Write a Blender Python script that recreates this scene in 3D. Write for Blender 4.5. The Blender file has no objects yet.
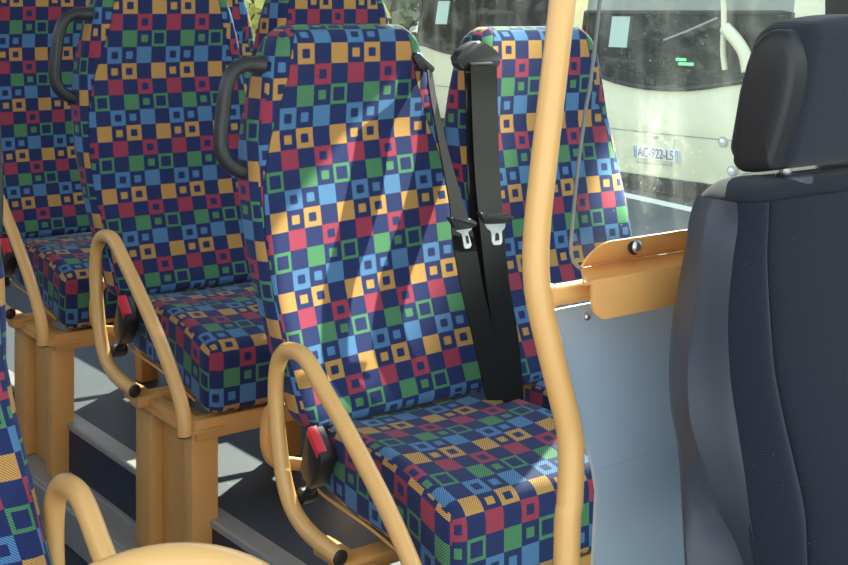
import bpy, bmesh, math, random
from mathutils import Vector, Matrix
from math import sin, cos, pi, radians
random.seed(4)
C = bpy.context.scene.collection

# ------------------------------------------------------------------ place axes
# X = across the bus towards the window side, Y = towards the rear, Z = up; the eye of the camera is the origin
F, YAW, HOR = 1290.0, radians(36.81), 10.0
SN, CS = sin(YAW), cos(YAW)

def ray(px, py):
    t = (px - 424) / F
    return SN + t*CS, CS - t*SN, (HOR - py)/F

def at(px, py, X=None, Y=None, Z=None):
    """measured point of the photograph on one known plane of the bus -> (x, y, z) in metres"""
    a, b, c = ray(px, py)
    d = X/a if X is not None else Y/b if Y is not None else Z/c
    return Vector((a*d, b*d, c*d))

def interp(x, xs, ys):
    if x <= xs[0]: return ys[0]
    for i in range(1, len(xs)):
        if x <= xs[i]:
            k = (x - xs[i-1])/(xs[i] - xs[i-1])
            return ys[i-1] + (ys[i] - ys[i-1])*k
    return ys[-1]

# ------------------------------------------------------------------ node helpers
class NT:
    def __init__(self, name):
        self.m = bpy.data.materials.new(name); self.m.use_nodes = True
        self.t = self.m.node_tree; self.t.nodes.clear()
        self.out = self.n('ShaderNodeOutputMaterial')
    def n(self, kind, **kw):
        nd = self.t.nodes.new(kind)
        for k, v in kw.items(): setattr(nd, k, v)
        return nd
    def link(self, a, b): self.t.links.new(a, b)
    def put(self, sock, v):
        if isinstance(v, bpy.types.NodeSocket): self.link(v, sock)
        elif isinstance(v, (tuple, list)) and len(v) == 3 and sock.type == 'RGBA': sock.default_value = (*v, 1)
        else: sock.default_value = v
    def math(self, op, a, b=0.0, c=None):
        nd = self.n('ShaderNodeMath', operation=op)
        self.put(nd.inputs[0], a); self.put(nd.inputs[1], b)
        if c is not None: self.put(nd.inputs[2], c)
        return nd.outputs[0]
    def mix(self, f, a, b):
        nd = self.n('ShaderNodeMix', data_type='RGBA')
        self.put(nd.inputs[0], f); self.put(nd.inputs[6], a); self.put(nd.inputs[7], b)
        return nd.outputs[2]
    def noise(self, scale, detail=3, vec=None, rough=.5, dist=0):
        nd = self.n('ShaderNodeTexNoise')
        nd.inputs['Scale'].default_value = scale; nd.inputs['Detail'].default_value = detail
        nd.inputs['Roughness'].default_value = rough; nd.inputs['Distortion'].default_value = dist
        if vec is not None: self.link(vec, nd.inputs['Vector'])
        return nd.outputs[0]
    def coord(self, which='Object'):
        return self.n('ShaderNodeTexCoord').outputs[which]
    def mapping(self, vec, scale=(1,1,1), rot=(0,0,0)):
        nd = self.n('ShaderNodeMapping'); self.link(vec, nd.inputs[0])
        nd.inputs['Scale'].default_value = scale; nd.inputs['Rotation'].default_value = rot
        return nd.outputs[0]
    def ramp(self, fac, stops, mode='LINEAR'):
        nd = self.n('ShaderNodeValToRGB'); cr = nd.color_ramp; cr.interpolation = mode
        while len(cr.elements) < len(stops): cr.elements.new(.5)
        for e, (p, c) in zip(cr.elements, stops):
            e.position = p; e.color = (*c, 1) if len(c) == 3 else c
        self.link(fac, nd.inputs[0]); return nd.outputs[0]
    def bsdf(self, color, rough=.5, metal=0, coat=0, sheen=0, spec=.5, bump=None, bstr=.3, bdist=.001, emit=None, estr=0):
        b = self.n('ShaderNodeBsdfPrincipled')
        self.put(b.inputs['Base Color'], color); self.put(b.inputs['Roughness'], rough)
        b.inputs['Metallic'].default_value = metal; b.inputs['Coat Weight'].default_value = coat
        b.inputs['Coat Roughness'].default_value = .12
        b.inputs['Sheen Weight'].default_value = sheen; b.inputs['Specular IOR Level'].default_value = spec
        if emit: b.inputs['Emission Color'].default_value = (*emit, 1); b.inputs['Emission Strength'].default_value = estr
        if bump is not None:
            bn = self.n('ShaderNodeBump'); bn.inputs['Strength'].default_value = bstr; bn.inputs['Distance'].default_value = bdist
            self.link(bump, bn.inputs['Height']); self.link(bn.outputs[0], b.inputs['Normal'])
        return b.outputs[0]
    def done(self, sh): self.link(sh, self.out.inputs[0]); return self.m

def simple(name, col, rough=.5, metal=0, coat=0, nscale=0, namt=.1, bump=0, spec=.5, sheen=0, bdist=.002):
    t = NT(name); c = col; bm_ = None
    if nscale:
        nz = t.noise(nscale, 4, t.coord())
        c = t.mix(t.math('MULTIPLY', nz, 1.0), tuple(x*(1-namt) for x in col), tuple(min(1, x*(1+namt)) for x in col))
        if bump: bm_ = nz
    return t.done(t.bsdf(c, rough, metal, coat, sheen, spec, bm_, bump, bdist))

def fabric_material():
    """woven moquette: a 4 x 4 repeat of solid, small and hollow squares, one colour to each row"""
    t = NT('moquette')
    uv = t.n('ShaderNodeUVMap'); uv.uv_map = 'UVMap'
    sp = t.n('ShaderNodeSeparateXYZ'); t.link(uv.outputs[0], sp.inputs[0])
    U, V = sp.outputs[0], sp.outputs[1]
    # side panels are cut from another piece of cloth: the repeat jumps at the seam
    uv2 = t.n('ShaderNodeUVMap'); uv2.uv_map = 'Seam'
    s2 = t.n('ShaderNodeSeparateXYZ'); t.link(uv2.outputs[0], s2.inputs[0])
    side = t.math('LESS_THAN', s2.outputs[0], 0.0)
    seam = t.math('LESS_THAN', t.math('ABSOLUTE', s2.outputs[0]), .0012)
    U = t.math('ADD', U, t.math('MULTIPLY', side, 1.45)); V = t.math('ADD', V, t.math('MULTIPLY', side, 2.4))
    ci, ri = t.math('FLOOR', U), t.math('FLOOR', V)
    r4 = t.math('FLOORED_MODULO', ri, 4.0)
    k = t.math('FLOORED_MODULO', t.math('SUBTRACT', ci, ri), 4.0)
    fx = t.math('ABSOLUTE', t.math('SUBTRACT', t.math('FRACT', U), .5))
    fy = t.math('ABSOLUTE', t.math('SUBTRACT', t.math('FRACT', V), .5))
    m = t.math('MAXIMUM', fx, fy)
    is_ = lambda a, v: t.math('COMPARE', a, float(v), .1)
    gt = lambda a, b: t.math('GREATER_THAN', a, b)
    lt = lambda a, b: t.math('LESS_THAN', a, b)
    hole = t.math('ADD', t.math('MULTIPLY', is_(r4, 2), .11), .225)
    outline = t.math('MULTIPLY', is_(k, 2), gt(m, hole))
    r02 = t.math('ADD', is_(r4, 0), is_(r4, 2))
    sm = t.math('ADD', t.math('MULTIPLY', is_(k, 1), r02), t.math('MULTIPLY', is_(k, 3), is_(r4, 3)))
    small = t.math('MULTIPLY', sm, lt(m, .225))
    mask = t.math('MINIMUM', t.math('ADD', t.math('ADD', is_(k, 0), outline), small), 1.0)
    # the weave: fine slanting threads of navy through the coloured squares
    wv = t.math('FRACT', t.math('MULTIPLY', t.math('ADD', U, V), 8.0))
    thread = t.math('LESS_THAN', wv, .42)
    cols = t.ramp(t.math('DIVIDE', t.math('ADD', r4, .5), 4.0),
                  [(0, (.70, .37, .065)), (.25, (.46, .05, .065)), (.5, (.10, .31, .10)), (.75, (.105, .27, .47))], 'CONSTANT')
    navy = t.mix(t.noise(260, 2, t.coord()), (.012, .021, .088), (.021, .034, .122))
    col = t.mix(mask, navy, t.mix(t.math('MULTIPLY', thread, .72), cols, (.016, .024, .09)))
    col = t.mix(t.math('MULTIPLY', seam, .8), col, (.008, .010, .03))
    wear = t.noise(9, 3, t.coord())
    col = t.mix(t.math('MULTIPLY', wear, .05), col, (.12, .13, .17))
    h = t.math('ADD', t.math('MULTIPLY', wv, .5), t.noise(700, 2, t.coord()))
    return t.done(t.bsdf(col, .88, sheen=.12, spec=.2, bump=h, bstr=.35, bdist=.0008))

def glass_dust(name, base, streak, tint=(.93, .97, .95), gloss=.03, dust=(.85, .86, .80), speck=.25):
    """a pane of glass with dried rain streaks, wipe marks and specks of dirt"""
    t = NT(name); co = t.coord()
    tr = t.n('ShaderNodeBsdfTransparent'); t.put(tr.inputs[0], tint)
    df = t.n('ShaderNodeBsdfDiffuse'); t.put(df.inputs[0], dust)
    tl = t.n('ShaderNodeBsdfTranslucent'); t.put(tl.inputs[0], dust)
    ds = t.n('ShaderNodeMixShader'); ds.inputs[0].default_value = .5
    t.link(df.outputs[0], ds.inputs[1]); t.link(tl.outputs[0], ds.inputs[2])
    a = t.ramp(t.noise(1, 5, t.mapping(co, (1, 16, 1.6)), .6, .6), [(.48, (0,)*3), (.78, (1,)*3)])
    b = t.ramp(t.noise(1, 5, t.mapping(co, (3, 7, 9)), .65, 2.2), [(.5, (0,)*3), (.8, (1,)*3)])
    s = t.ramp(t.noise(210, 1, co), [(.70, (0,)*3), (.77, (1,)*3)])
    big = t.noise(2.2, 3, co)
    f = t.math('ADD', t.math('MULTIPLY', t.math('ADD', a, b), streak), base)
    f = t.math('MULTIPLY', f, t.math('ADD', t.math('MULTIPLY', big, 1.3), .35))
    f = t.math('ADD', f, t.math('MULTIPLY', s, speck))
    mx = t.n('ShaderNodeMixShader'); t.put(mx.inputs[0], f)
    t.link(tr.outputs[0], mx.inputs[1]); t.link(ds.outputs[0], mx.inputs[2])
    gl = t.n('ShaderNodeBsdfGlossy'); gl.inputs['Roughness'].default_value = .03
    fr = t.n('ShaderNodeFresnel'); fr.inputs[0].default_value = 1.35
    gm = t.n('ShaderNodeNewGeometry')                      # only the outer faces of the sheet mirror
    fo = t.math('MULTIPLY', fr.outputs[0], t.math('SUBTRACT', 1.0, gm.outputs['Backfacing']))
    m2 = t.n('ShaderNodeMixShader'); t.put(m2.inputs[0], t.math('MULTIPLY', fo, gloss*10))
    t.link(mx.outputs[0], m2.inputs[1]); t.link(gl.outputs[0], m2.inputs[2])
    return t.done(m2.outputs[0])

def ribbed(name, c1, c2, axis=2, freq=230, rough=.9, sheen=.3):
    t = NT(name); sp = t.n('ShaderNodeSeparateXYZ'); t.link(t.coord(), sp.inputs[0])
    z = t.math('ADD', sp.outputs[axis], t.math('MULTIPLY', t.noise(25, 2, t.coord()), .004))
    w = t.math('ADD', t.math('MULTIPLY', t.math('SINE', t.math('MULTIPLY', z, freq*2*pi)), .5), .5)
    n = t.noise(420, 2, t.coord())
    lint = t.ramp(t.noise(330, 1, t.coord()), [(.76, (0,)*3), (.82, (1,)*3)])
    c = t.mix(t.math('MULTIPLY', t.math('ADD', w, n), .5), c1, c2)
    c = t.mix(t.math('MULTIPLY', lint, .35), c, (.25, .25, .27))
    return t.done(t.bsdf(c, rough, sheen=sheen, spec=.2, bump=t.math('ADD', w, t.math('MULTIPLY', n, .8)), bstr=.28, bdist=.0010))

M = {}
M['fabric'] = fabric_material()
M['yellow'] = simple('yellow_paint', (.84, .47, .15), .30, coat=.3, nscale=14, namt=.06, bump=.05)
M['yellow2'] = simple('yellow_paint_shaded', (.74, .375, .11), .42, coat=.15, nscale=20, namt=.08, bump=.05)  # darker copy of the yellow, dimmer light on the frames put into colour
M['black'] = simple('black_plastic', (.018, .018, .018), .42, nscale=60, namt=.2, bump=.05)
M['handle'] = simple('handle_plastic', (.030, .032, .033), .36, nscale=300, namt=.2, bump=.1)
M['red'] = simple('red_plastic', (.72, .03, .045), .35)
M['web'] = simple('belt_webbing', (.011, .011, .0105), .85, nscale=500, namt=.35, bump=.1, spec=.15)
M['steel'] = simple('brushed_steel', (.80, .80, .79), .35, metal=.55, nscale=80, namt=.1)
M['bolt'] = simple('bolt_steel', (.55, .55, .55), .3, metal=1)
M['panel'] = simple('blue_grey_panel', (.40, .52, .61), .42, nscale=3.5, namt=.09, coat=.1)
M['shell'] = simple('driver_seat_shell', (.050, .056, .070), .36, nscale=420, namt=.18, bump=.12)
M['cloth'] = ribbed('driver_cloth', (.008, .0095, .016), (.016, .019, .030), 2, 330, .9, .10)
M['cloth2'] = ribbed('driver_insert_cloth', (.007, .0085, .014), (.018, .020, .030), 2, 520, .92, .10)
M['cover'] = simple('driver_cover_cloth', (.014, .015, .020), .92, nscale=380, namt=.5, bump=.25, spec=.2, sheen=.1)
M['cloth3'] = ribbed('headrest_cloth', (.008, .009, .013), (.030, .033, .044), 2, 360, .9, .15)
M['leather'] = simple('headrest_vinyl', (.016, .016, .017), .42, nscale=260, namt=.2, bump=.1)
M['floor'] = simple('vinyl_floor', (.055, .072, .085), .55, nscale=240, namt=.5, bump=.05)
M['entry'] = simple('pale_bounce_floor', (.42, .43, .44), .6, nscale=200, namt=.25)
M['riser'] = simple('navy_riser', (.018, .024, .05), .5, nscale=30, namt=.2)
M['trim'] = simple('aluminium_trim', (.40, .385, .35), .45, metal=.35, nscale=25, namt=.15)
M['wall'] = simple('wall_laminate', (.52, .53, .54), .6, nscale=30, namt=.05)
M['ceil'] = simple('ceiling_laminate', (.78, .78, .76), .6, nscale=30, namt=.03)
M['rubber'] = simple('window_rubber', (.012, .012, .012), .6)
M['pane'] = glass_dust('dusty_window_glass', .006, .05, speck=.2)
M['screen'] = glass_dust('partition_glass', .008, .03, (.95, .97, .95), .03, speck=.3)
M['edge'] = simple('glass_edge', (.16, .17, .16), .3)
M['buswhite'] = simple('bus_body_paint', (.80, .74, .49), .3, coat=.4, nscale=2, namt=.04)
M['header'] = simple('header_panel', (.26, .26, .21), .4, nscale=3, namt=.3)
M['busdirt'] = simple('bus_bumper', (.022, .022, .021), .7, nscale=20, namt=.3)
M['busline'] = simple('panel_gap', (.34, .34, .29), .6)
M['asphalt'] = simple('asphalt', (.075, .08, .082), .9, nscale=60, namt=.3)
M['line'] = simple('road_paint', (.90, .87, .70), .7, nscale=40, namt=.06)
M['mint'] = simple('mint_sticker', (.48, .60, .50), .6)
M['plate'] = simple('plate_white', (.72, .74, .72), .4)
M['plateblue'] = simple('plate_blue', (.12, .25, .45), .4)
M['ink'] = simple('plate_ink', (.03, .03, .035), .5)
M['dash'] = simple('dashboard', (.05, .055, .05), .6)
M['bark'] = simple('bark', (.12, .09, .06), .9, nscale=20, namt=.3)
M['leaf'] = simple('leaves', (.80, .72, .16), .7, nscale=6, namt=.45)
M['leaf2'] = simple('dark_leaves', (.20, .23, .15), .7, nscale=5, namt=.5)
tw = NT('windscreen_glass')
_g = tw.n('ShaderNodeBsdfTransparent'); tw.put(_g.inputs[0], (.45, .50, .46))
_p = tw.bsdf((.03, .035, .032), .10, spec=.2)
_m = tw.n('ShaderNodeMixShader'); _m.inputs[0].default_value = .45
tw.link(_g.outputs[0], _m.inputs[1]); tw.link(_p, _m.inputs[2]); M['windscreen'] = tw.done(_m.outputs[0])
tg = NT('green_glow_strip'); M['green'] = tg.done(tg.bsdf((.05, .4, .15), .4, emit=(.25, 1.0, .45), estr=2.2))

# ------------------------------------------------------------------ object helpers
ORG = Vector((0, 0, 0))
def empty(name, loc, label, cat, group=None):
    global ORG
    o = bpy.data.objects.new(name, None); C.objects.link(o); o.location = loc
    o.empty_display_size = .1; o['label'] = label; o['category'] = cat
    if group: o['group'] = group
    ORG = Vector(loc); return o

def obj(name, bm, mat, parent=None, smooth=True, kind=None, label=None, cat=None, group=None, angle=40):
    me = bpy.data.meshes.new(name)
    bmesh.ops.recalc_face_normals(bm, faces=bm.faces[:])
    if parent is not None: bmesh.ops.translate(bm, verts=bm.verts[:], vec=-ORG)
    bm.to_mesh(me); bm.free()
    for m in (mat if isinstance(mat, (list, tuple)) else [mat]): me.materials.append(m)
    if smooth:
        me.polygons.foreach_set('use_smooth', [True]*len(me.polygons))
        if angle < 180: me.set_sharp_from_angle(angle=radians(angle))
    o = bpy.data.objects.new(name, me); C.objects.link(o)
    if parent is not None: o.parent = parent
    if kind: o['kind'] = kind
    if label: o['label'] = label
    if cat: o['category'] = cat
    if group: o['group'] = group
    return o

def sub(name, bm, mat, part, **kw):
    """a sub-part: child of a part (parts sit at their thing's origin, so the same offset applies)"""
    return obj(name, bm, mat, part, **kw)

def add_box(bm, lo, hi, bev=0.0, seg=2):
    lo, hi = Vector(lo), Vector(hi)
    r = bmesh.ops.create_cube(bm, size=1)
    for v in r['verts']:
        v.co = Vector(((lo[i] + hi[i])/2 + v.co[i]*(hi[i] - lo[i]) for i in range(3)))
    if bev:
        es = list({e for v in r['verts'] for e in v.link_edges})
        bmesh.ops.bevel(bm, geom=es, offset=bev, segments=seg, affect='EDGES', profile=.5)
    return bm

def box(lo, hi, bev=0.0, seg=2): return add_box(bmesh.new(), lo, hi, bev, seg)

def smooth_path(pts, n=6):
    P = [Vector(p) for p in pts]; out = []
    for i in range(len(P) - 1):
        p0, p1, p2, p3 = P[max(i-1, 0)], P[i], P[i+1], P[min(i+2, len(P)-1)]
        for k in range(n):
            s = k/n
            out.append(.5*((2*p1) + (p2 - p0)*s + (2*p0 - 5*p1 + 4*p2 - p3)*s*s + (3*p1 - p0 - 3*p2 + p3)*s**3))
    out.append(P[-1]); return out

def add_tube(bm, pts, r, n=16, n_s=6, caps=True, flat=1.0):
    P = smooth_path(pts, n_s) if n_s > 1 else [Vector(p) for p in pts]
    rings = []; prev = None
    for i, p in enumerate(P):
        tg_ = (P[min(i+1, len(P)-1)] - P[max(i-1, 0)]).normalized()
        if prev is None:
            a = Vector((0, 0, 1)) if abs(tg_.z) < .9 else Vector((1, 0, 0))
            nx = tg_.cross(a).normalized()
        else:
            nx = (prev - tg_*prev.dot(tg_)).normalized()
        prev = nx; ny = tg_.cross(nx)
        rr = r(i/(len(P)-1)) if callable(r) else r
        rings.append([bm.verts.new(p + nx*cos(2*pi*k/n)*rr + ny*sin(2*pi*k/n)*rr*flat) for k in range(n)])
    for a, b in zip(rings, rings[1:]):
        for k in range(n): bm.faces.new((a[k], a[(k+1) % n], b[(k+1) % n], b[k]))
    if caps:
        bm.faces.new(rings[0][::-1]); bm.faces.new(rings[-1])
    return bm

def tube(*a, **k): return add_tube(bmesh.new(), *a, **k)

def add_disc(bm, c, axis, r, h, n=20, dome=0.0):
    """a short rod along axis (optionally with a domed end), for bolts, caps and lamps"""
    ax = Vector(axis).normalized(); a = Vector((0, 0, 1)) if abs(ax.z) < .9 else Vector((1, 0, 0))
    u = ax.cross(a).normalized(); w = ax.cross(u); c = Vector(c)
    prof = [(r, 0), (r, h*.8), (r*.9, h)]
    if dome: prof += [(r*.6, h + dome*.7), (r*.25, h + dome)]
    rings = [[bm.verts.new(c + ax*z + (u*cos(2*pi*k/n) + w*sin(2*pi*k/n))*q) for k in range(n)] for q, z in prof]
    for A, B in zip(rings, rings[1:]):
        for k in range(n): bm.faces.new((A[k], A[(k+1) % n], B[(k+1) % n], B[k]))
    bm.faces.new(rings[0][::-1]); bm.faces.new(rings[-1]); return bm

def add_prism(bm, pts, off, bev=0.0):
    """polygon given by its corner points, thickened by the vector off"""
    off = Vector(off)
    A = [bm.verts.new(Vector(p)) for p in pts]; B = [bm.verts.new(Vector(p) + off) for p in pts]
    n = len(A); fs = [bm.faces.new(A), bm.faces.new(B[::-1])]
    for k in range(n): bm.faces.new((A[k], B[k], B[(k+1) % n], A[(k+1) % n]))
    if bev:
        es = list({e for f in fs for e in f.edges})
        bmesh.ops.bevel(bm, geom=es, offset=bev, segments=2, affect='EDGES', profile=.5)
    return bm

def round_poly(pts, r, n=5):
    """round the corners of a polygon; r may be one radius or one per corner"""
    P = [Vector(p) for p in pts]; out = []
    for i, p in enumerate(P):
        rr = r[i] if isinstance(r, (list, tuple)) else r
        if rr <= 0: out.append(p); continue
        a = (P[i-1] - p); b = (P[(i+1) % len(P)] - p)
        q = min(rr, a.length*.49, b.length*.49)
        s, e = p + a.normalized()*q, p + b.normalized()*q
        for k in range(n + 1):
            t = k/n
            out.append(s*(1-t)**2 + p*2*t*(1-t) + e*t*t)
    return out

def spaced(h, r, n):
    """stations along one edge of a rounded block, dense where the corner turns"""
    a = [-h + r - r*math.tan(radians(q)) for q in (45, 34, 22, 11)]
    m = [-(h - r) + 2*(h - r)*k/n for k in range(n + 1)]
    b = [-x for x in a[::-1]]
    return a + m + b

def pillow(half, r, div, shape, uvf, seamf=None):
    """rounded block: half sizes, corner radius, divisions; shape(p) bends it, uvf(face, p) lays the cloth"""
    bm = bmesh.new(); uvl = bm.loops.layers.uv.new('UVMap'); sml = bm.loops.layers.uv.new('Seam')
    hx, hy, hz = half
    S = [spaced(half[i], r, div[i]) for i in range(3)]
    def surf(p):
        q = Vector((max(-half[i] + r, min(half[i] - r, p[i])) for i in range(3)))
        d = Vector(p) - q
        return q + d.normalized()*r if d.length > 1e-9 else q
    faces = [('top', 2, 1), ('bottom', 2, -1), ('front', 1, -1), ('back', 1, 1), ('left', 0, -1), ('right', 0, 1)]
    for nm, ax, sg in faces:
        i, j = [k for k in range(3) if k != ax]
        grid = []
        for a in S[i]:
            row = []
            for b in S[j]:
                p = [0, 0, 0]; p[i] = a; p[j] = b; p[ax] = sg*half[ax]
                raw = Vector(p); row.append((bm.verts.new(shape(surf(raw))), raw))
            grid.append(row)
        for a in range(len(S[i]) - 1):
            for b in range(len(S[j]) - 1):
                q = [grid[a][b], grid[a+1][b], grid[a+1][b+1], grid[a][b+1]]
                f = bm.faces.new([x[0] for x in q])
                for l, x in zip(f.loops, q):
                    l[uvl].uv = uvf(nm, x[1], x[0].co); l[sml].uv = (seamf(nm, x[1], x[0].co) if seamf else 1.0, 0)
    bmesh.ops.remove_doubles(bm, verts=bm.verts[:], dist=1e-5)
    return bm

# ------------------------------------------------------------------ passenger seats
CELL = .034
ZS = [.67, .578, .465, .339, .211, .02]                 # heights below the eye, for the front of a seat back in the first row
def back_front(z):  return interp(-z, ZS[::-1], [1.87, 1.87, 1.845, 1.82, 1.777, 1.735])
def back_row(z):    return interp(-z, [-.05, .02, .0735, .215, .344, .472, .587, .70], [-3., -1.03, .5, 4.5, 8.5, 12.5, 16.5, 20.6])
def back_half(z):   return interp(-z, [.0, .03, .055, .085, .15, .22, .30, .38, .55, .68], [.118, .134, .151, .163, .181, .195, .205, .208, .204, .200])
def back_mid(z):    return interp(-z, [.03, .3, .68], [1.238, 1.239, 1.267])

def seat_back(du, dv, tilt=0.0, thick=.085):
    z0, z1 = -.675, -.026
    hz = (z1 - z0)/2; zc = (z0 + z1)/2
    def shape(p):
        z = p.z + zc; u = p.x/.2
        front = p.y < 0
        th = interp(-z, [.0, .1, .35, .67], [.78, 1, 1, .85])
        y = back_front(z) + thick/2 + p.y*th
        if front:                                         # a shallow hollow between two side bolsters, a soft lumbar swell
            hol = .013*interp(-z, [.05, .2, .6], [.15, 1, .9])
            y += hol*(1 - min(1, abs(u))**4) - .004
        x = back_mid(z) + u*back_half(z)
        return Vector((x, y, z))
    def uvf(nm, raw, co):
        z = raw.z + zc
        v = back_row(z)
        x = back_mid(z) + raw.x/.2*back_half(z)
        if nm in ('front', 'back'): q = x
        elif nm == 'left':  q = back_mid(z) - back_half(z) - (raw.y + thick/2)
        elif nm == 'right': q = back_mid(z) + back_half(z) + (raw.y + thick/2)
        else:
            q = x; v = back_row(z1) - (raw.y + thick/2)/CELL if nm == 'top' else back_row(z0)
        if nm == 'front': v += tilt*interp(-z, [0, .1, .2, .35], [-.01, .01, .035, .055])*(x - 1.219)/CELL   # cloth pulled a little askew
        return ((q - 1.219)/CELL + .5 + du, v + dv)
    def seamf(nm, raw, co):
        z = co.z
        inset = interp(-z, [.0, .06, .12, .19, .26, .36, .5], [.012, .030, .040, .032, .020, .012, .006])
        d = back_half(z) - inset - abs(co.x - back_mid(z))
        if nm in ('left', 'right'): d = -abs(d) - .001
        return d
    return pillow((.2, thick/2, hz), .032, (14, 2, 34), shape, uvf, seamf)

def seat_cushion(ux, left=1.105, right=1.475):
    xc, hx = (left + right)/2, (right - left)/2
    y0, y1, zt, hz = 1.425, 1.79, -.668, .066
    hy, yc = (y1 - y0)/2, (y0 + y1)/2
    def shape(p):
        f = (p.y + hy)/(2*hy)                              # 0 at the front edge
        drop = .040*max(0, 1 - f/.55)**1.6
        dish = -.010*(1 - min(1, abs(p.x/hx))**2)*min(1, f*3)*(1 if p.z > 0 else 0)
        z = zt - hz + p.z - drop + dish
        if p.z < 0: z += .022*max(0, (f - .6)/.4)**1.5      # underside rises to the rear
        return Vector((xc + p.x*(1 - .03*f), yc + p.y, z))
    def uvf(nm, raw, co):
        x = xc + raw.x; y = yc + raw.y
        if nm == 'top':    u, v = (x - ux)/CELL + .5, .5 - (y - y0 - .008)/CELL
        elif nm == 'front': u, v = (x - ux)/CELL + .5, .5 + (hz - raw.z + .008)/CELL
        elif nm == 'left': u, v = (left - ux)/CELL + .5 - (y - y0)/CELL, .3 + (hz - raw.z + .008)/CELL
        elif nm == 'right': u, v = (right - ux)/CELL + .5 + (y - y0)/CELL, .5 + (hz - raw.z)/CELL
        else: u, v = x/CELL, y/CELL
        return (u, v)
    return pillow((hx, hy, hz), .024, (12, 10, 3), shape, uvf)

ARM = [(1.625, -.822), (1.68, -.818), (1.735, -.806), (1.777, -.775), (1.803, -.71), (1.815, -.63), (1.810, -.577), (1.792, -.550), (1.766, -.541),
       (1.735, -.541), (1.708, -.553), (1.667, -.583), (1.612, -.622), (1.52, -.695), (1.46, -.752), (1.425, -.795), (1.412, -.825), (1.410, -.852)]

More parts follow.
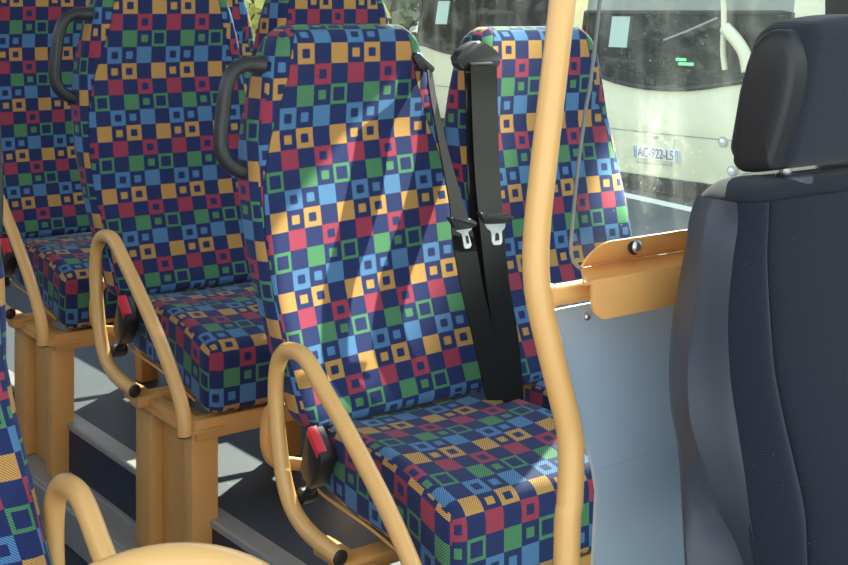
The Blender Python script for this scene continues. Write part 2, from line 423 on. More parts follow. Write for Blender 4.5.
def make_seat(off, label, aisle=True, mirror=False, du=0, dv=0, ux=1.160, base=-1.07, hout=1.0, lean=0, tilt=0.0, guide=None, pedestal=True, plat=-.956, buckle=True):
    """off moves the first-row seat; mirror flips left and right for the seats across the aisle"""
    off = Vector(off)
    t = empty('bus_seat', (1.25 + off.x, 1.62 + off.y, base), label, 'seat', 'patterned bus seats')
    def fin(bm):
        if mirror:
            for v in bm.verts: v.co.x = 2.5 - v.co.x
        bmesh.ops.translate(bm, verts=bm.verts[:], vec=off)
        return bm
    def part(name, bm, mat, parent=t, **kw): return obj(name, fin(bm), mat, parent, **kw)
    bm = seat_back(du, dv, tilt)
    for v in bm.verts: v.co.x += lean*interp(v.co.z, [-.645, -.40], [0, 1])
    part('backrest', bm, M['fabric'], angle=180)
    part('cushion', seat_cushion(ux), M['fabric'], angle=180)
    bm = box((1.17, 1.455, -.842), (1.455, 1.74, -.812), .006)
    add_disc(bm, (1.185, 1.462, -.826), (0, -1, 0), .016, .012)
    add_disc(bm, (1.415, 1.462, -.826), (0, -1, 0), .016, .012)
    part('cushion_tray', bm, M['black'], label='black plastic tray under the cushion')
    # frame: front and rear rails across, side bearer, loop behind the backrest
    bm = box((1.09, 1.445, -.882), (1.46, 1.475, -.842), .004)
    add_box(bm, (1.06, 1.635, -.862), (1.46, 1.675, -.838), .004)
    add_box(bm, (1.085, 1.475, -.872), (1.115, 1.76, -.846), .004)
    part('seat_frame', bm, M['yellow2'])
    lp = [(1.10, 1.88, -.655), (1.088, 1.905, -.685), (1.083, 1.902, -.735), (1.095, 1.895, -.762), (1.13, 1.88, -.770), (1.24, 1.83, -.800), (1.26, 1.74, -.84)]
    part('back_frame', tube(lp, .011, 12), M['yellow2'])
    if aisle:
        a = part('armrest', tube([(1.05, y, z) for y, z in ARM], .0135, 18), M['yellow'])
        part('end_cap', add_disc(bmesh.new(), (1.05, 1.627, -.8222), (0, -1, -.08), .0128, .004, dome=.002), M['black'], a, label='black end cap')
        part('end_cap', add_disc(bmesh.new(), (1.05, 1.410, -.851), (0, 0, -1), .0125, .004), M['black'], a, label='black end cap')
        hp = [(1.075, 1.895, -.092), (1.055, 1.90, -.091), (1.038, 1.90, -.092), (1.016, 1.90, -.104), (1.004, 1.90, -.134), (.999, 1.90, -.171), (.995, 1.90, -.212),
              (.998, 1.90, -.236), (1.011, 1.90, -.255), (1.035, 1.90, -.268), (1.058, 1.90, -.271)]
        rad = lambda s: .0125 + .004*(abs(2*s - 1)**6)
        part('grab_handle', tube([(1.06 + lean + (x - 1.06)*hout, y, z) for x, y, z in hp], rad, 16), M['handle'])
    # pedestal: two folded posts with a recessed web, and a top plate
    if pedestal:
        dz = base - off.z
        zt = -.868
        bm = box((1.085, 1.45, dz), (1.14, 1.49, zt), .004)
        add_box(bm, (1.085, 1.63, dz), (1.14, 1.70, zt), .004)
        add_box(bm, (1.112, 1.48, dz + .002), (1.122, 1.64, zt), .002)
        add_box(bm, (1.075, 1.44, zt), (1.15, 1.70, zt + .008), .003)
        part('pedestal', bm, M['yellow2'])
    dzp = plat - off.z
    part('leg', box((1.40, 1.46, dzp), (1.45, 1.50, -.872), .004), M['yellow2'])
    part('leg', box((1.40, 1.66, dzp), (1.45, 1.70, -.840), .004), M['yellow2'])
    if buckle and aisle:
        c = Vector((1.085, 1.742, -.712)); ax = Vector((.05, -.30, 1)).normalized()
        # a flat casing with a red press button at its upper end
        s = Vector((0, -1, -.30)).normalized(); w = ax.cross(s).normalized()
        def corner(a, b, z): return c + s*a + w*b + ax*z
        prof = [(-.024, -.034), (.012, -.046), (.022, -.03), (.029, .010), (.026, .018), (-.022, .042), (-.028, .036)]
        bm = add_prism(bmesh.new(), [corner(a, -.015, z) for a, z in prof], w*.030, .004)
        bk = part('buckle', bm, M['black'], label='black seat belt buckle')
        top = lambda a: .042 - (a + .022)*.5
        lo_, hi_ = (-.0165, .001) if (w.x > 0) else (-.001, .0165)
        bm = add_prism(bmesh.new(), [corner(a, lo_, top(a) - .010 + e) for a, e in ((-.023, 0), (.017, 0), (.017, .0115), (-.023, .0115))], w*(hi_ - lo_), .001)
        part('button', bm, M['red'], bk, label='red press button')
        bm = tube([corner(-.006, 0, -.036), c + Vector((.0, .02, -.052)), c + Vector((.0, .028, -.066))], .009, 12)
        add_disc(bm, c + Vector((-.016, .028, -.066)), (1, 0, 0), .013, .026)
        part('buckle_stalk', bm, M['black'], bk)
        part('highlight', tube([(1.100, 1.775, -.772), (1.106, 1.755, -.782), (1.112, 1.70, -.791), (1.114, 1.62, -.800), (1.116, 1.5, -.822)], .0025, 8), M['yellow2'], bk, label='thin tan tube drawn as the lit lower cushion edge')  # tan tube painted in for the lit edge of the tray
    if guide == 'cap':
        bm = bmesh.new()
        yv = 1.865
        cap = [(1.432, -.097), (1.437, -.078), (1.458, -.066), (1.484, -.056), (1.508, -.065), (1.530, -.078), (1.537, -.090), (1.534, -.108), (1.515, -.112), (1.452, -.112)]
        k = 1/1.0
        add_prism(bm, round_poly([(x - .423, yv - .018, z + .006) for x, z in cap], .008, 3), (0, .022, 0), .004)
        add_box(bm, (1.034, yv - .026, -.098), (1.090, yv - .012, -.090), .003)
        part('belt_guide', bm, M['black'], label='black plastic belt guide')
    if guide == 'loop':
        bm = bmesh.new()
        add_box(bm, (1.352, 1.875, -.090), (1.376, 1.905, -.070), .004)
        add_prism(bm, round_poly([(1.358, 1.862, -.084), (1.368, 1.858, -.074), (1.400, 1.846, -.104), (1.393, 1.846, -.115), (1.374, 1.857, -.108)], .006, 3), (.004, .018, 0), .003)
        part('belt_guide', bm, M['black'], label='black plastic belt guide')
    return t

P2, P3, D2, D3 = (0, .715, .083), (0, 1.42, .100), .083, .1
W = .43
def plus(a, b): return tuple(x + y for x, y in zip(a, b))
make_seat((.009, 0, 0), 'blue patterned front seat in a patch of sun beside two hanging belts', guide='loop', du=.26, ux=1.151, tilt=1.0)
make_seat((W + .018, 0, -.006), 'blue patterned window seat behind the yellow pole, black belt guide on its top corner', aisle=False, du=-.10, dv=.10, guide='cap', pedestal=False)
make_seat(P2, 'blue patterned aisle seat one row behind the sunlit front seat, yellow pedestal below', ux=1.086)
make_seat(plus(P2, (W, 0, 0)), 'blue patterned seat back showing only its top above the sunlit front seat', aisle=False, du=2.1, dv=.3, ux=1.1, pedestal=False)
make_seat(P3, 'blue patterned aisle seat in the rearmost visible row, cut by the upper left edge', ux=1.086)
make_seat(plus(P3, (W, 0, 0)), 'rearmost window seat, a narrow strip between two nearer seat backs', aisle=False, du=.75, ux=1.1, pedestal=False)
make_seat((-.864, -.27, -.030), 'nearest seat cut off at the lower left corner, across the aisle', mirror=True, du=0, dv=2.4, hout=.3, lean=.055)

# ------------------------------------------------------------------ seat belts
def ribbon(rows, th=.0022):
    """webbing through pairs of edge points (left, right)"""
    L = smooth_path([r[0] for r in rows], 5); R = smooth_path([r[1] for r in rows], 5)
    bm = bmesh.new(); rings = []
    for i in range(len(L)):
        tgn = L[min(i+1, len(L)-1)] - L[max(i-1, 0)]
        n = tgn.cross(R[i] - L[i]).normalized()*th
        rings.append([bm.verts.new(L[i]), bm.verts.new(R[i]), bm.verts.new(R[i] + n), bm.verts.new(L[i] + n)])
    for a, b in zip(rings, rings[1:]):
        for k in range(4): bm.faces.new((a[k], a[(k+1) % 4], b[(k+1) % 4], b[k]))
    bm.faces.new(rings[0][::-1]); bm.faces.new(rings[-1]); return bm

def edge(l, r, py, Y, dy=0.0): return (at(l, py, Y=Y), at(r, py, Y=Y + dy))

def belt(label, rows, tongue, head, rear=None, slot=None):
    c = (head[0] + head[1])/2
    t = empty('seat_belt', c, label, 'seat belt', 'lap and shoulder belts')
    obj('webbing', ribbon(rows), M['web'], t, angle=30)
    if rear: obj('webbing', ribbon(rear), M['web'], t, angle=30)
    n = Vector((0, -1, 0))
    bm = bmesh.new()
    add_prism(bm, round_poly(head, .004, 3), (0, -.010, 0), .003)
    obj('tongue_grip', bm, M['black'], t, label='black plastic tongue grip')
    bm = add_prism(bmesh.new(), round_poly(tongue, .003, 3), (0, -.0022, 0))
    tp = obj('tongue_plate', bm, M['steel'], t, smooth=False, label='steel latch plate')
    bm = add_prism(bmesh.new(), round_poly([p + Vector((0, -.0024, 0)) for p in slot], .002, 3), (0, -.0006, 0))
    obj('slot', bm, M['black'], tp, smooth=False)
    return t

Yt = 1.683
belt('narrow seat belt with steel latch plate hanging along the edge of the sunlit front seat',
     [edge(426, 431, 70, 1.83, .03), edge(430, 436, 100, 1.81, .03), edge(439, 447, 150, 1.77, .03), edge(449, 463, 205, 1.725, .012), edge(452, 474, 240, 1.705),
      edge(461, 483, 290, 1.69), edge(474, 496, 345, 1.685), edge(486, 508, 400, 1.68)],
     [at(x, y, Y=Yt) for x, y in ((455.5, 227), (471, 224), (471, 229), (467, 232), (471, 245), (469, 248), (464, 248.5), (461.5, 234), (456, 231))],
     [at(x, y, Y=Yt) for x, y in ((445, 217), (447, 216), (452, 220), (466, 217), (473, 221), (474, 224), (471, 227), (453, 229.5))],
     slot=[at(x, y, Y=Yt) for x, y in ((464.5, 235.5), (467, 235), (468.5, 243), (466, 243.5))])
Yt = 1.690
belt('wide black seat belt hanging from the guide on the window seat behind the pole',
     [edge(470, 496, 66, 1.838), edge(471, 497, 100, 1.83), edge(474, 499, 170, 1.78), edge(479, 503, 225, 1.73), edge(485, 508, 280, 1.705), edge(494, 518, 340, 1.69), edge(503, 523, 402, 1.685)],
     [at(x, y, Y=Yt) for x, y in ((484, 223.5), (505, 223), (504, 228), (501, 231), (501.5, 242), (500, 244.5), (493, 245), (491.5, 242), (490.5, 231), (487, 229))],
     [at(x, y, Y=Yt) for x, y in ((475.5, 212), (478, 211), (483, 215), (504, 213), (509, 214.5), (511, 217), (507, 222.5), (482, 223.5))],
     rear=[edge(464, 484, 68, 1.848), edge(466, 484, 130, 1.82), edge(468, 486, 200, 1.765), edge(475, 492, 255, 1.735), edge(486, 501, 320, 1.715), edge(497, 511, 380, 1.70)],
     slot=[at(x, y, Y=Yt) for x, y in ((494.5, 234), (496, 232), (498, 234), (498.5, 240), (494.5, 240.5))])

# ------------------------------------------------------------------ partition behind the driver: pole, rail, panel, bracket, glass
YP = 1.15
t = empty('partition_frame', (1.07, YP, -1.15), 'tall yellow pole with a bend and a rail, carrying the blue panel and glass', 'pole')
pp = [(570, -60), (562.6, 0), (553.4, 80), (544.2, 160), (537.4, 225), (536, 268), (540, 305), (549, 345), (562, 398), (569, 428), (571.2, 458), (570, 500), (566.5, 565), (563, 640)]
pts = [at(x, y, Y=YP) for x, y in pp]; pts[-1].z = -1.15; pts = pts[1:]; st_ = pts[0] - pts[1]
while pts[0].z < .80: pts.insert(0, pts[0] + st_)
pole = obj('pole', tube(pts, .0163, 22), M['yellow'], t)
zr = at(560, 294.5, Y=YP).z; xr = at(540, 300, Y=YP).x
obj('rail', tube([(xr, YP, zr), (1.5, YP, zr), (1.92, YP, zr)], .0135, 18, 1), M['yellow'], t)
obj('weld_collar', tube([at(545, 297, Y=YP), at(551, 296, Y=YP)], .0155, 18, 1), M['yellow'], t)
# panel: flat upper sheet, lower sheet folded slightly back
Yb = YP + .018
ul = [(553.5, 313), (557, 309), (575, 305.7), (600, 301)]
left = [(556, 325), (564, 355), (575, 396), (585, 437), (594, 471)]
t = empty('partition_panel', (1.4, Yb, -1.15), 'blue-grey sheet metal panel between the yellow pole and driver seat', 'panel')
L = [at(x, y, Y=Yb) for x, y in left]
zf = L[-1].z
tl = [at(x, y, Y=Yb) for x, y in ((554, 315), (555.5, 310.5), (559, 309))]
ztop = tl[-1].z
poly = [Vector((1.92, Yb, ztop))] + [tl[2], tl[1], tl[0]] + L + [Vector((1.92, Yb, zf))]
obj('upper_sheet', add_prism(bmesh.new(), poly, (0, .006, 0), .001), M['panel'], t, angle=20)
lo = [L[-1], at(598, 492, Y=Yb + .004), Vector((at(598.5, 565, Y=Yb + .01).x, Yb + .035, -.956)), Vector((1.92, Yb + .035, -.956)), Vector((1.92, Yb, zf))]
obj('lower_sheet', add_prism(bmesh.new(), lo, (0, .006, 0), .001), M['panel'], t, angle=20)
obj('bolt', add_disc(bmesh.new(), at(586.5, 316, Y=Yb), (0, -1, 0), .0052, .003, dome=.002), M['bolt'], t, label='steel bolt')
# bracket: upper plate, sloping ledge, lower plate
t = empty('glass_bracket', (1.4, YP - .03, -.5), 'folded yellow metal bracket with a bolt, holding the partition glass', 'bracket')
YU = YP - .012
zl = at(582, 267.5, Y=YU).z
up = [at(582, 267.5, Y=YU), at(583, 254, Y=YU), at(592.5, 239.5, Y=YU)]
up += [Vector((1.92, YU, up[2].z)), Vector((1.92, YU, zl))]
for p in (up[2], up[3]): p.y -= .022
up[1].y -= .011
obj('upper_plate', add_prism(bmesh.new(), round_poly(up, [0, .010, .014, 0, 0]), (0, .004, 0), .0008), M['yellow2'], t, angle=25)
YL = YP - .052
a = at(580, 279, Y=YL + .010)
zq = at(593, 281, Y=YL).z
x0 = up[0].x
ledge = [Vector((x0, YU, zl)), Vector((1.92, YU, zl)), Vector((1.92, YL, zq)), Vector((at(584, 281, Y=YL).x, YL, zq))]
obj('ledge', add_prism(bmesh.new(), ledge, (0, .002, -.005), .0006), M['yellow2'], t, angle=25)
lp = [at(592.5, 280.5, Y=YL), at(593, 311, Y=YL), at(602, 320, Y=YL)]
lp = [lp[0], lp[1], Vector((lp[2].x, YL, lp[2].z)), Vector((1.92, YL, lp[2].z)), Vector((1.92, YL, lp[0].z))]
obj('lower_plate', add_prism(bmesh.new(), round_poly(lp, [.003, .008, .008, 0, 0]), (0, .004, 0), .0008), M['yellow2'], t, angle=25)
c = at(635, 246, Y=YU - .016)
b = obj('bolt', add_disc(bmesh.new(), c, (0, -1, 0), .0085, .005, dome=.003), M['bolt'], t, label='steel bolt head')
obj('washer', add_disc(bmesh.new(), c + Vector((-.002, 0, 0)), (0, -1, 0), .0105, .003), M['black'], b, label='black washer')
# glass
YG = YP - .002
g = [at(605, -20, Y=YG), at(597, 40, Y=YG), at(587, 110, Y=YG), at(578, 180, Y=YG), at(573, 235, Y=YG), at(572.5, 252, Y=YG), at(576, 263, Y=YG), at(583, 269, Y=YG), at(592, 268, Y=YG)]
g[0].z = .45; g[0].x += .06
t = empty('partition_glass', (1.4, YG, -.4), 'clear glass sheet with rounded corner between yellow pole and driver headrest', 'glass')
gp = g + [Vector((1.92, YG, g[-1].z)), Vector((1.92, YG, .45))]
obj('glass_sheet', add_prism(bmesh.new(), gp, (0, .005, 0)), M['screen'], t, smooth=False)
obj('glass_rim', tube([p + Vector((0, .0025, 0)) for p in g], .0024, 8, 4), M['edge'], t, label='pale polished glass edge')

# ------------------------------------------------------------------ driver's seat
t = empty('driver_seat', (1.35, .85, -1.15), 'dark ribbed cloth driver seat with headrest, turned towards us by the right edge', 'seat')
XD = 1.35
lev = [203, 225, 260, 316, 375, 425, 470, 520, 565, 620]
c0 = ([190, 203, 225, 260, 316, 375, 425, 462, 511, 565, 620], [709, 697, 690, 685.5, 676, 670, 671, 678, 682, 686, 690])
c1 = ([190, 203, 225, 260, 316, 375, 425, 470, 521, 565, 620], [712, 712, 706, 701, 695, 688, 690, 702, 718, 738, 755])
c2 = ([190, 196, 203, 225, 260, 316, 375, 425, 470, 511, 565, 620], [714, 722, 737, 738, 733, 728, 730, 737, 744, 749, 759, 768])
c3 = ([190, 215, 265, 336, 400, 442, 501, 527, 565, 620], [769, 769, 767, 771, 777, 788.5, 800, 806, 807, 808])
ys = lambda py, top, mid, bot: interp(py, [190, 400, 620], [top, mid, bot])
sec = []
for py in lev:
    p0 = at(interp(py, *c0), py, Y=ys(py, 1.02, 1.03, .985))
    p1 = at(interp(py, *c1), py, Y=ys(py, .985, .985, .945))
    p2 = at(interp(py, *c2), py, Y=ys(py, .945, .935, .905))
    p3 = at(interp(py, *c3), py, Y=ys(py, .935, .922, .890))
    z = p2.z
    sec.append([Vector((p.x, p.y, z)) for p in (p0, p1, p2, p3)])

def grid_mesh(rows, mirror=False):
    bm = bmesh.new()
    sides = [1, -1] if mirror else [1]
    for sg in sides:
        G = [[bm.verts.new(Vector((p.x if sg > 0 else 2*XD - p.x, p.y, p.z))) for p in r] for r in rows]
        for a, b in zip(G, G[1:]):
            for k in range(len(a) - 1): bm.faces.new((a[k], a[k+1], b[k+1], b[k]))
    bmesh.ops.remove_doubles(bm, verts=bm.verts[:], dist=1e-5)
    return bm

def densify(rows, n=4):
    cols = list(zip(*rows)); return [list(r) for r in zip(*[smooth_path(c, n) for c in cols])]

shell_rows, bol_rows, ins_rows = [], [], []
for s in sec:
    p0, p1, p2, p3 = s; z = p2.z
    back = max(p0.y + .02, .99)
    rim = p2 + Vector((.004, .012, 0))
    a_ = smooth_path([Vector((XD, back + .03, z)), Vector((XD - .12, back + .028, z)), p0 + Vector((.02, .014, 0)), p0, p0*.45 + p1*.55 + Vector((-.002, 0, 0)), p1], 4)
    b_ = smooth_path([p1, p1*.6 + p2*.4 + Vector((.001, -.0005, 0)), p2, rim], 4)
    drop = .035 if s is sec[0] else .012 if s is sec[1] else 0      # the shell's rear edge sits below the shoulder cloth
    for p in a_:
        p.z -= drop*min(1, max(0, (p.y - 1.023)/.02))
    shell_rows.append(a_ + b_[1:])
    bulge = interp(z, [-.5, -.35, -.16], [.014, .012, .004])
    q1 = p2*.72 + p3*.28 + Vector((0, -bulge, 0)); q2 = p2*.35 + p3*.65 + Vector((0, -bulge*1.25, 0))
    bol_rows.append(smooth_path([p2 + Vector((.002, .010, 0)), p2 + Vector((.001, -.001, 0)), q1, q2, p3 + Vector((-.004, -.003, 0)), p3 + Vector((.002, .006, 0))], 4))
    mid = Vector((XD, p3.y - .004, z))
    ins_rows.append(smooth_path([p3 + Vector((-.001, .006, 0)), p3 + Vector((.006, -.004, 0)), p3*.6 + mid*.4 + Vector((0, -.006, 0)), mid], 5))
obj('shell', grid_mesh(densify(shell_rows), True), M['shell'], t, angle=24, label='smooth dark plastic seat shell')
for flip in (0, 1):
    rows = densify(bol_rows)
    if flip: rows = [[Vector((2*XD - p.x, p.y, p.z)) for p in r] for r in rows]
    obj('bolster', grid_mesh(rows), M['cloth'], t, angle=70)
obj('insert', grid_mesh(densify(ins_rows), True), M['cloth2'], t, angle=70)
# cloth cover that closes the top of the backrest and wraps over the shoulders
rows = []
for px, py, g, wd in ((697, 204, -.001, 41), (701.5, 197, .0, 39), (708.5, 190.5, .003, 36), (717.5, 184.5, .008, 33), (730, 180, .017, 30), (747, 178, .030, 26), (775, 177.2, .042, 22)):
    p0 = at(px, py, Y=1.02 - g*.6); p1 = at(px + wd*.35, py, Y=.985); p2 = at(px + wd, py, Y=.944 + g)
    z = p1.z; yb = 1.040 - g
    q = [Vector((XD, yb, z)), Vector((XD - .09, yb, z)), p0 + Vector((.05, .010, 0)), p0 + Vector((.004, 0, 0)), p1 + Vector((.004, .004, 0)), p2 + Vector((.004, .008, 0)), p2 + Vector((.030, -.008, 0)), Vector((XD - .07, p2.y - .010, z)), Vector((XD, p2.y - .010, z))]
    rows.append(smooth_path([Vector((a.x, a.y, z)) for a in q], 4))
rows.append([Vector((XD - (XD - p.x)*.25, 1.0 + (p.y - 1.0)*.2, p.z + .0006)) for p in rows[-1]])
rows.append([Vector((XD - (XD - p.x)*.02, 1.0, p.z + .0002)) for p in rows[-1]])
obj('shoulder_cover', grid_mesh(densify(rows, 3), True), M['cover'], t, angle=70)
# headrest
def head_shape(p):
    f = (p.z + .091)/.182
    lean = interp(f, [0, .6, 1], [.030, .004, -.012])
    wide = interp(f, [0, .12, .8, 1], [.97, 1, .985, .93])
    return Vector((XD + p.x*wide, .955 + p.y*interp(f, [0, .5, 1], [.92, 1.0, .85]) + lean, -.096 + p.z - .012*(p.x/.14)**2*(f > .5)*(f - .5)*2))
hd = obj('headrest', pillow((.135, .050, .091), .026, (8, 4, 8), head_shape, lambda a, b, c: (0, 0)), M['cloth3'], t, angle=180)
XS = 1.2065
pan = [(733.5, 164), (734.5, 140), (737, 120), (741, 92), (745.5, 70), (751, 53), (758, 40), (767, 32), (778, 29.5), (788, 33), (794, 45), (796, 64), (793.5, 88), (789, 110), (781, 138), (773, 163), (768, 171), (742, 172)]
pts = [at(x, y, X=XS) for x, y in pan]
cpt = sum(pts, Vector())/len(pts)
bm = bmesh.new(); rings = []
for sc, dx in ((1.0, .030), (1.0, .004), (.985, .0), (.94, -.003), (.8, -.0055), (.5, -.0075), (.2, -.008)):
    rings.append([bm.verts.new(Vector((XS + dx, cpt.y + (p.y - cpt.y)*sc, cpt.z + (p.z - cpt.z)*sc))) for p in smooth_path(pts + [pts[0]], 3)[:-1]])
for A, B in zip(rings, rings[1:]):
    for k in range(len(A)): bm.faces.new((A[k], A[(k+1) % len(A)], B[(k+1) % len(A)], B[k]))
bm.faces.new(rings[-1]); bm.faces.new(rings[0][::-1])
sub('side_pad', bm, M['leather'], hd, angle=50, label='smooth black vinyl side pad')
for x in (1.268, 1.432):
    obj('headrest_post', tube([(x, .975, -.25), (x, .975, -.16)], .007, 12, 1), M['steel'], t, label='steel headrest post')
    obj('post_collar', add_disc(bmesh.new(), (x, .962, -.204), (0, 0, 1), .022, .010), M['shell'], t)
obj('seat_cushion', box((1.12, .42, -.86), (1.58, .92, -.73), .04, 4), M['cloth2'], t)
bm = box((1.2, .5, -1.13), (1.5, .9, -.86), .02); add_box(bm, (1.15, .45, -1.15), (1.55, .95, -1.13), .004)
obj('base', bm, M['black'], t)

# ------------------------------------------------------------------ yellow arched rail close to the camera
t = empty('arched_handrail', (.40, .765, -1.15), 'yellow arched tube rising into the bottom edge of the picture, in front of the aisle', 'handrail')
cx, cy = .343, .765; top = -.362
R_ = .142
arch = [(cx - R_, cy, -1.15), (cx - R_, cy, -.8), (cx - R_, cy, top - R_)]
arch += [(cx - R_*cos(a), cy, top - R_ + R_*sin(a)) for a in [pi*k/10 for k in range(1, 10)]]
arch += [(cx + R_, cy, top - R_), (cx + R_, cy, -.8), (cx + R_, cy, -1.15)]
obj('rail', tube(arch, .019, 20, 4), M['yellow'], t)

# ------------------------------------------------------------------ bus interior shell
def struct(name, bm, mat, parent=None, **kw):
    return obj(name, bm, mat, parent, kind='structure', smooth=kw.pop('smooth', False), **kw)
ORG = Vector((0, 0, 0))
XW = 1.95
struct('floor', box((-.40, .95, -1.19), (1.06, 5.0, -1.15)), M['riser'])
struct('floor_entrance_bounce', box((-.40, -1.2, -1.19), (XW, .95, -1.15)), M['entry'])  # unseen floor, made pale to bounce light up to the blue panel
struct('floor_platform', box((1.13, .2, -1.02), (XW, 5.0, -.956)), M['floor'])
struct('trim_1', box((1.045, .6, -1.15), (1.14, 5.0, -1.07), .004), M['trim'])
bm = box((1.050, .6, -1.075), (1.072, 5.0, -1.062), .003); add_box(bm, (1.115, 1.0, -1.07), (1.128, 5.0, -1.062), .002)
struct('trim_2', bm, M['trim'])
struct('wall_riser', box((1.126, .2, -1.15), (1.134, 5.0, -.956)), M['riser'])
struct('trim_3', box((1.122, .2, -.966), (1.166, 5.0, -.950), .004), M['trim'])
struct('wall_left', box((XW, -1.2, -1.19), (XW + .06, 5.0, -.54)), M['wall'])
struct('wall_left_upper', box((XW, -1.2, .50), (XW + .06, 5.0, .86)), M['wall'])
struct('ceiling', box((-.46, .35, .80), (XW + .06, 5.06, .86)), M['ceil'])
struct('wall_rear', box((-.46, 5.0, -1.19), (XW + .06, 5.06, .80)), M['wall'])
struct('wall_right', box((-.46, .9, -1.19), (-.40, 5.0, .25)), M['wall'])
struct('trim_4', box((XW - .03, -1.2, -.54), (XW + .02, 5.0, -.515), .006), M['rubber'])
struct('trim_5', box((XW - .02, 1.315, -.52), (XW + .05, 1.402, .51), .008), M['rubber'])
struct('trim_6', box((XW - .02, 4.40, -.52), (XW + .05, 4.47, .51), .008), M['rubber'])
for nm, y0, y1 in (('window_1', 1.40, 4.40), ('window_2', -1.2, 1.32)):
    w = struct(nm, box((XW + .02, y0, -.52), (XW + .025, y1, .50)), M['pane'])
    bm = box((XW + .008, y0, -.522), (XW + .036, y1, -.50), .003); add_box(bm, (XW + .008, y0, .48), (XW + .036, y1, .502), .003)
    struct('window_frame', bm, M['rubber'], w)

# ------------------------------------------------------------------ outside: yard, parked buses, shrubs
SL = .045
def ground_z(y): return -1.45 + SL*(y - 6.93)
bm = bmesh.new()
vs = [bm.verts.new(p) for p in ((2.3, -30, ground_z(-30)), (60, -30, ground_z(-30)), (60, 60, ground_z(60)), (2.3, 60, ground_z(60)))]
f = bm.faces.new(vs); r = bmesh.ops.extrude_face_region(bm, geom=[f])
bmesh.ops.translate(bm, verts=[v for v in r['geom'] if isinstance(v, bmesh.types.BMVert)], vec=(0, 0, -.2))
struct('ground', bm, M['asphalt'])
bm = bmesh.new()
x0, x1 = 7.20, 7.335
add_prism(bm, [(x0, 2, ground_z(2) + .002), (x1, 2, ground_z(2) + .002), (x1, 10, ground_z(10) + .002), (x0, 10, ground_z(10) + .002)], (0, 0, .004))
struct('ground_line', bm, M['line'])

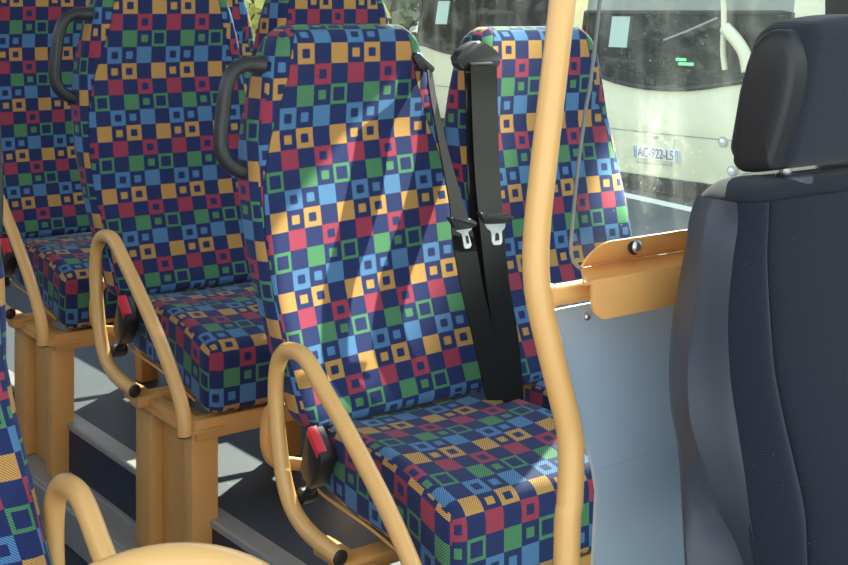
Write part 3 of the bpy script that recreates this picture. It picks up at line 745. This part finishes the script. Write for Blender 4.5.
def make_bus(fx, yc, zo, label, first):
    """white bus seen from the front: fx = x of the nose, yc = middle of the nose"""
    t = empty('parked_bus', (fx + 2, yc, -1.45 + zo), label, 'bus', 'white buses parked outside')
    hw, rc = 1.14, .34
    us = []                                            # plan of the nose: side, rounded corner, slightly bowed front, corner, side
    us += [(5.0, -hw), (2.5, -hw), (rc + .3, -hw)]
    us += [(rc - rc*sin(a) + .03, -hw + rc - rc*cos(a)) for a in [pi/2*k/7 for k in range(0, 8)]]
    us += [(.03*((y/ (hw - rc))**2), y) for y in [(-1 + 2*k/10)*(hw - rc) for k in range(1, 10)]]
    us += [(a, -b) for a, b in us[:11][::-1]]
    def setback(z): return interp(z, [-1.32, -1.2, -.9, -.58, .0, .5, 1.25], [.05, .015, 0, .03, .13, .22, .36])
    def wb(y): return -.612 + .062*min(1.2, (abs(y)/.62))**2
    def pt(u, z): return Vector((fx + u[0] + setback(z), yc + u[1], z + zo))
    i0, i1 = 6, len(us) - 7
    rows_lo = [[pt(u, -1.31 + (wb(u[1]) + 1.31)*k/10) for u in us] for k in range(11)]
    rows_ws = [[pt(u, wb(u[1]) + (-.02 - wb(u[1]))*k/6) for u in us] for k in range(7)]
    rows_hi = [[pt(u, -.02 + 1.27*k/6) for u in us] for k in range(7)]
    bm = bmesh.new()
    def faces(bm, rows, keep):
        G = [[bm.verts.new(p) for p in r] for r in rows]
        for a, b in zip(G, G[1:]):
            for k in range(len(a) - 1):
                if keep(k): bm.faces.new((a[k], a[k+1], b[k+1], b[k]))
        return G
    faces(bm, rows_lo, lambda k: True)
    faces(bm, rows_ws, lambda k: k < i0 or k >= i1)
    g = faces(bm, rows_hi, lambda k: not i0 <= k < i1)
    faces(bm, rows_hi[2:], lambda k: i0 <= k < i1)
    bm.faces.new([v for v in g[-1]])
    # tail closes the body
    bmesh.ops.remove_doubles(bm, verts=bm.verts[:], dist=1e-4)
    a = [pt(us[0], -1.31), pt(us[0], 1.25), pt(us[-1], 1.25), pt(us[-1], -1.31)]
    bm.faces.new([bm.verts.new(p) for p in a])
    obj('body', bm, M['buswhite'], t, angle=35)
    bm = bmesh.new(); faces(bm, [r[i0:i1+1] for r in rows_ws], lambda k: True)
    ws = obj('windscreen', bm, M['windscreen'], t, angle=60)
    hb = bmesh.new(); faces(hb, [r[i0:i1+1] for r in rows_hi[:3]], lambda k: True)
    obj('header_panel', hb, M['header'], t, angle=60, label='dull grey panel above the windscreen')
    off = Vector((-.012, 0, 0))
    bm = bmesh.new()
    loop = [p + off for p in rows_ws[0][i0:i1+1]] + [p + off for p in rows_ws[-1][i0:i1+1][::-1]]
    add_tube(bm, loop + [loop[0]], .018, 8, 1)
    obj('rubber_seal', bm, M['busdirt'], ws)
    bm = bmesh.new()
    faces(bm, [[pt(u, z) + Vector((-.01 if z > -1.4 else .04, 0, 0)) for u in us] for z in (-1.43, -1.40, -1.33, -1.30)], lambda k: True)
    obj('bumper', bm, M['busdirt'], t, angle=60)
    for sx, yy in ((.9, -hw + .13), (.9, hw - .13), (4.2, -hw + .13), (4.2, hw - .13)):
        c = Vector((fx + sx, yc + yy, -1.45 + zo + .36))
        obj('wheel', add_disc(bmesh.new(), c + Vector((0, -.1, 0)), (0, 1, 0), .36, .2, 28), M['busdirt'], t)
    bm = bmesh.new()
    inn = lambda rows: [[Vector((p.x + .03, yc + (p.y - yc)*.965, p.z)) for p in r] for r in rows]
    faces(bm, inn(rows_lo), lambda k: True); faces(bm, inn(rows_ws), lambda k: k < i0 or k >= i1); faces(bm, inn(rows_hi), lambda k: True)
    obj('interior_shade_sheet', bm, M['dash'], t, angle=35)  # added dark sheet that puts shade behind the windscreen
    bm = box((fx + .42, yc - 1.0, -.72 + zo), (fx + .95, yc + 1.0, -.50 + zo), .05)
    obj('dashboard', bm, M['dash'], t)
    # hood crease, catch
    bm = add_tube(bmesh.new(), [pt(u, -.955) + Vector((-.002, 0, 0)) for u in us[9:-9]], .005, 6, 1)
    obj('bonnet_gap', bm, M['busline'], t)
    obj('bonnet_catch', box((fx - .012, yc - .01, -.995 + zo), (fx + .02, yc + .06, -.975 + zo), .004), M['busline'], t)
    rc_ = [(.26, -1.02), (-.19, -.985), (-.155, -1.19), (.20, -1.205)]
    bm = add_tube(bmesh.new(), [Vector((fx - .003, yc + y, z + zo)) for y, z in [(-.19, -.985), (-.155, -1.19), (.20, -1.20), (.21, -1.18)]], .004, 6, 1)
    obj('plate_recess', bm, M['busline'], t)
    pl = obj('number_plate', box((fx - .012, yc - .232, -1.164 + zo), (fx + .004, yc + .232, -1.068 + zo), .004), M['plate'], t)
    for s in (-1, 1):
        obj('blue_band', box((fx - .0135, yc + s*.215 - .017, -1.162 + zo), (fx - .010, yc + s*.215 + .017, -1.070 + zo)), M['plateblue'], pl, smooth=False)
    if first:
        cu = bpy.data.curves.new('plate_text', 'FONT'); cu.body = 'AC-922-LS'; cu.size = .118; cu.extrude = .001
        cu.align_x = 'CENTER'; cu.align_y = 'CENTER'; cu.space_character = 1.0
        tmp = bpy.data.objects.new('registration', cu)
        C.objects.link(tmp); bpy.context.view_layer.update()
        me = bpy.data.meshes.new_from_object(tmp.evaluated_get(bpy.context.evaluated_depsgraph_get()))
        bpy.data.objects.remove(tmp)
        xs = [v.co.x for v in me.vertices]; w_ = max(xs) - min(xs)
        for v in me.vertices:
            x, y, z = v.co
            v.co = Vector((fx - .0165 - z, yc - x*(.37/w_), -1.116 + zo + y*.92)) - ORG
        me.materials.append(M['ink'])
        o = bpy.data.objects.new('registration', me); C.objects.link(o); o.parent = pl; o['label'] = 'dark registration characters'
        for px, py in ((722.6, 142), (731.6, 171)):
            c = at(px, py, X=fx + .01)
            ft = obj('fog_lamp', add_disc(bmesh.new(), c + Vector((.02, 0, 0)), (-1, 0, 0), .040, .028), M['busline'], t, label='round grey lamp')
            obj('lens', add_disc(bmesh.new(), c + Vector((.0, 0, 0)), (-1, 0, 0), .026, .012, dome=.006), M['steel'], ft)
        for (px, py, w2) in ((681, 59.5, .10), (686, 64, .15)):
            c = at(px, py, X=fx + .40)
            obj('green_glow_strip', box((c.x - .01, c.y - w2/2, c.z - .012), (c.x + .01, c.y + w2/2, c.z + .012), .005), M['green'], t, label='glowing green strip behind the windscreen')  # emissive strips stand in for the green glints in the windscreen
        bm = add_tube(bmesh.new(), [at(x, y, X=fx + .06) for x, y in ((723, -8), (724, 20), (723, 50), (725, 70))], .022, 10, 3)
        add_tube(bm, [at(x, y, X=fx + .03) for x, y in ((725, 28), (736, 40), (745, 55), (748, 72))], .05, 10, 4)
        obj('mirror_arm', bm, M['buswhite'], t, label='cream curved arm')
        bm = add_tube(bmesh.new(), [at(x, y, X=fx + .03) for x, y in ((664, 40), (690, 30), (717, 18))], .008, 6, 3)
        obj('wiper', bm, M['busline'], t)
    else:
        bm = add_tube(bmesh.new(), [at(x, y, X=fx + .30) for x, y in ((490, 13), (499, 10.5), (510, 12), (517, 16), (519.5, 24), (520, 34))], .02, 10, 3)
        obj('grab_rail', bm, M['yellow'], t, label='yellow rail behind the windscreen')
    # paper sticker on the glass
    s0, zc, w3 = .494, -.177, .235
    q = []
    for yy, zz in ((s0 - .115, zc - .125), (s0 + .115, zc - .125), (s0 + .115, zc + .125), (s0 - .115, zc + .125)):
        q.append(Vector((fx + setback(zz) + .02 - .012, yc + yy, zz + zo)))
    obj('sticker', add_prism(bmesh.new(), q, (.004, 0, 0)), M['mint'], ws, smooth=False, label='pale mint paper sticker')
    return t
make_bus(7.44, 6.93, 0.0, 'white bus with a number plate, seen through the glass beside the driver headrest', True)
make_bus(8.34, 10.45, .15, 'white bus seen in the gap between the sunlit seat and the window seat', False)

def shrub(c, r, label, mat, n):
    t = empty('shrub', (c[0], c[1], ground_z(c[1])), label, 'shrub')
    bm = bmesh.new()
    for k in range(n):
        a, h, q = random.uniform(0, 2*pi), random.uniform(-1, 1), random.random()**.4
        p = Vector((c[0] + r*q*cos(a)*math.sqrt(1 - h*h*.8), c[1] + r*q*sin(a)*math.sqrt(1 - h*h*.8), c[2] + r*1.0*h))
        s = random.uniform(.10, .20); d = Vector((random.gauss(0, 1), random.gauss(0, 1), random.gauss(0, 1))).normalized()
        e = d.orthogonal().normalized(); w = d.cross(e)
        bm.faces.new([bm.verts.new(p + v) for v in (e*s, w*s*.6, -e*s, -w*s*.6)])
    obj('foliage', bm, mat, t, smooth=False)
    obj('trunk', tube([(c[0], c[1], ground_z(c[1])), (c[0] + .05, c[1], c[2])], .09, 10), M['bark'], t)
shrub((7.6, 13.6, .35), 1.6, 'yellow-green shrub in sun, glimpsed between the middle and front seats at the top', M['leaf'], 2600)
shrub((12.0, 16.6, .5), 2.3, 'added grey-green foliage beyond the farther white bus, standing in for reflected trees', M['leaf2'], 5200)  # added leaf mass, stands in for tree reflections and smears on the glass

# ------------------------------------------------------------------ light
w = bpy.data.worlds.new('sky'); bpy.context.scene.world = w; w.use_nodes = True
nt = w.node_tree; nt.nodes.clear()
out = nt.nodes.new('ShaderNodeOutputWorld'); bg = nt.nodes.new('ShaderNodeBackground')
tc = nt.nodes.new('ShaderNodeTexCoord'); sp = nt.nodes.new('ShaderNodeSeparateXYZ'); rp = nt.nodes.new('ShaderNodeValToRGB')
nt.links.new(tc.outputs['Generated'], sp.inputs[0]); nt.links.new(sp.outputs[2], rp.inputs[0])
rp.color_ramp.elements[0].position = 0.0; rp.color_ramp.elements[0].color = (.85, .88, .86, 1)
rp.color_ramp.elements[1].position = .7; rp.color_ramp.elements[1].color = (.50, .68, .98, 1)
nt.links.new(rp.outputs[0], bg.inputs[0]); bg.inputs[1].default_value = 1.0
nt.links.new(bg.outputs[0], out.inputs[0])

sun = bpy.data.lights.new('sun', 'SUN'); sun.energy = 6.0; sun.angle = radians(.6); sun.color = (1, .95, .84)
so = bpy.data.objects.new('sun', sun); C.objects.link(so)
to = Vector((1, .70, .78))
so.rotation_euler = (-to).to_track_quat('-Z', 'Y').to_euler()

def patch_spot(name, target, direction, dist, half_deg, watts, blend):
    # added spot outside the window, a narrow beam that makes a sun patch
    l = bpy.data.lights.new(name, 'SPOT'); l.energy = watts; l.color = (1, .96, .87); l.spot_size = radians(2*half_deg); l.spot_blend = blend
    l.shadow_soft_size = .05
    d = Vector(direction).normalized()
    o = bpy.data.objects.new(name, l); C.objects.link(o); o.location = Vector(target) + d*dist
    o.rotation_euler = (-d).to_track_quat('-Z', 'Y').to_euler()
patch_spot('sun_patch_spot', (1.27, 1.83, -.31), (1, -.42, .95), 6.5, 2.3, 3000, .5)
patch_spot('sun_patch_spot', (1.27, 2.27, -.956), (1, -.58, .95), 6.5, .75, 14000, .15)

# ------------------------------------------------------------------ camera
cam = bpy.data.cameras.new('camera'); co = bpy.data.objects.new('camera', cam); C.objects.link(co)
co.rotation_euler = (radians(90), 0, -YAW); cam.sensor_width = 36; cam.lens = F/848*36
cam.shift_y = -(282.5 - HOR)/848; cam.clip_start = .02; cam.clip_end = 300
sc = bpy.context.scene; sc.camera = co
sc.view_settings.view_transform = 'Standard'; sc.view_settings.look = 'None'; sc.view_settings.gamma = 1
sc.view_settings.use_curve_mapping = False; sc.view_settings.exposure = 1.25
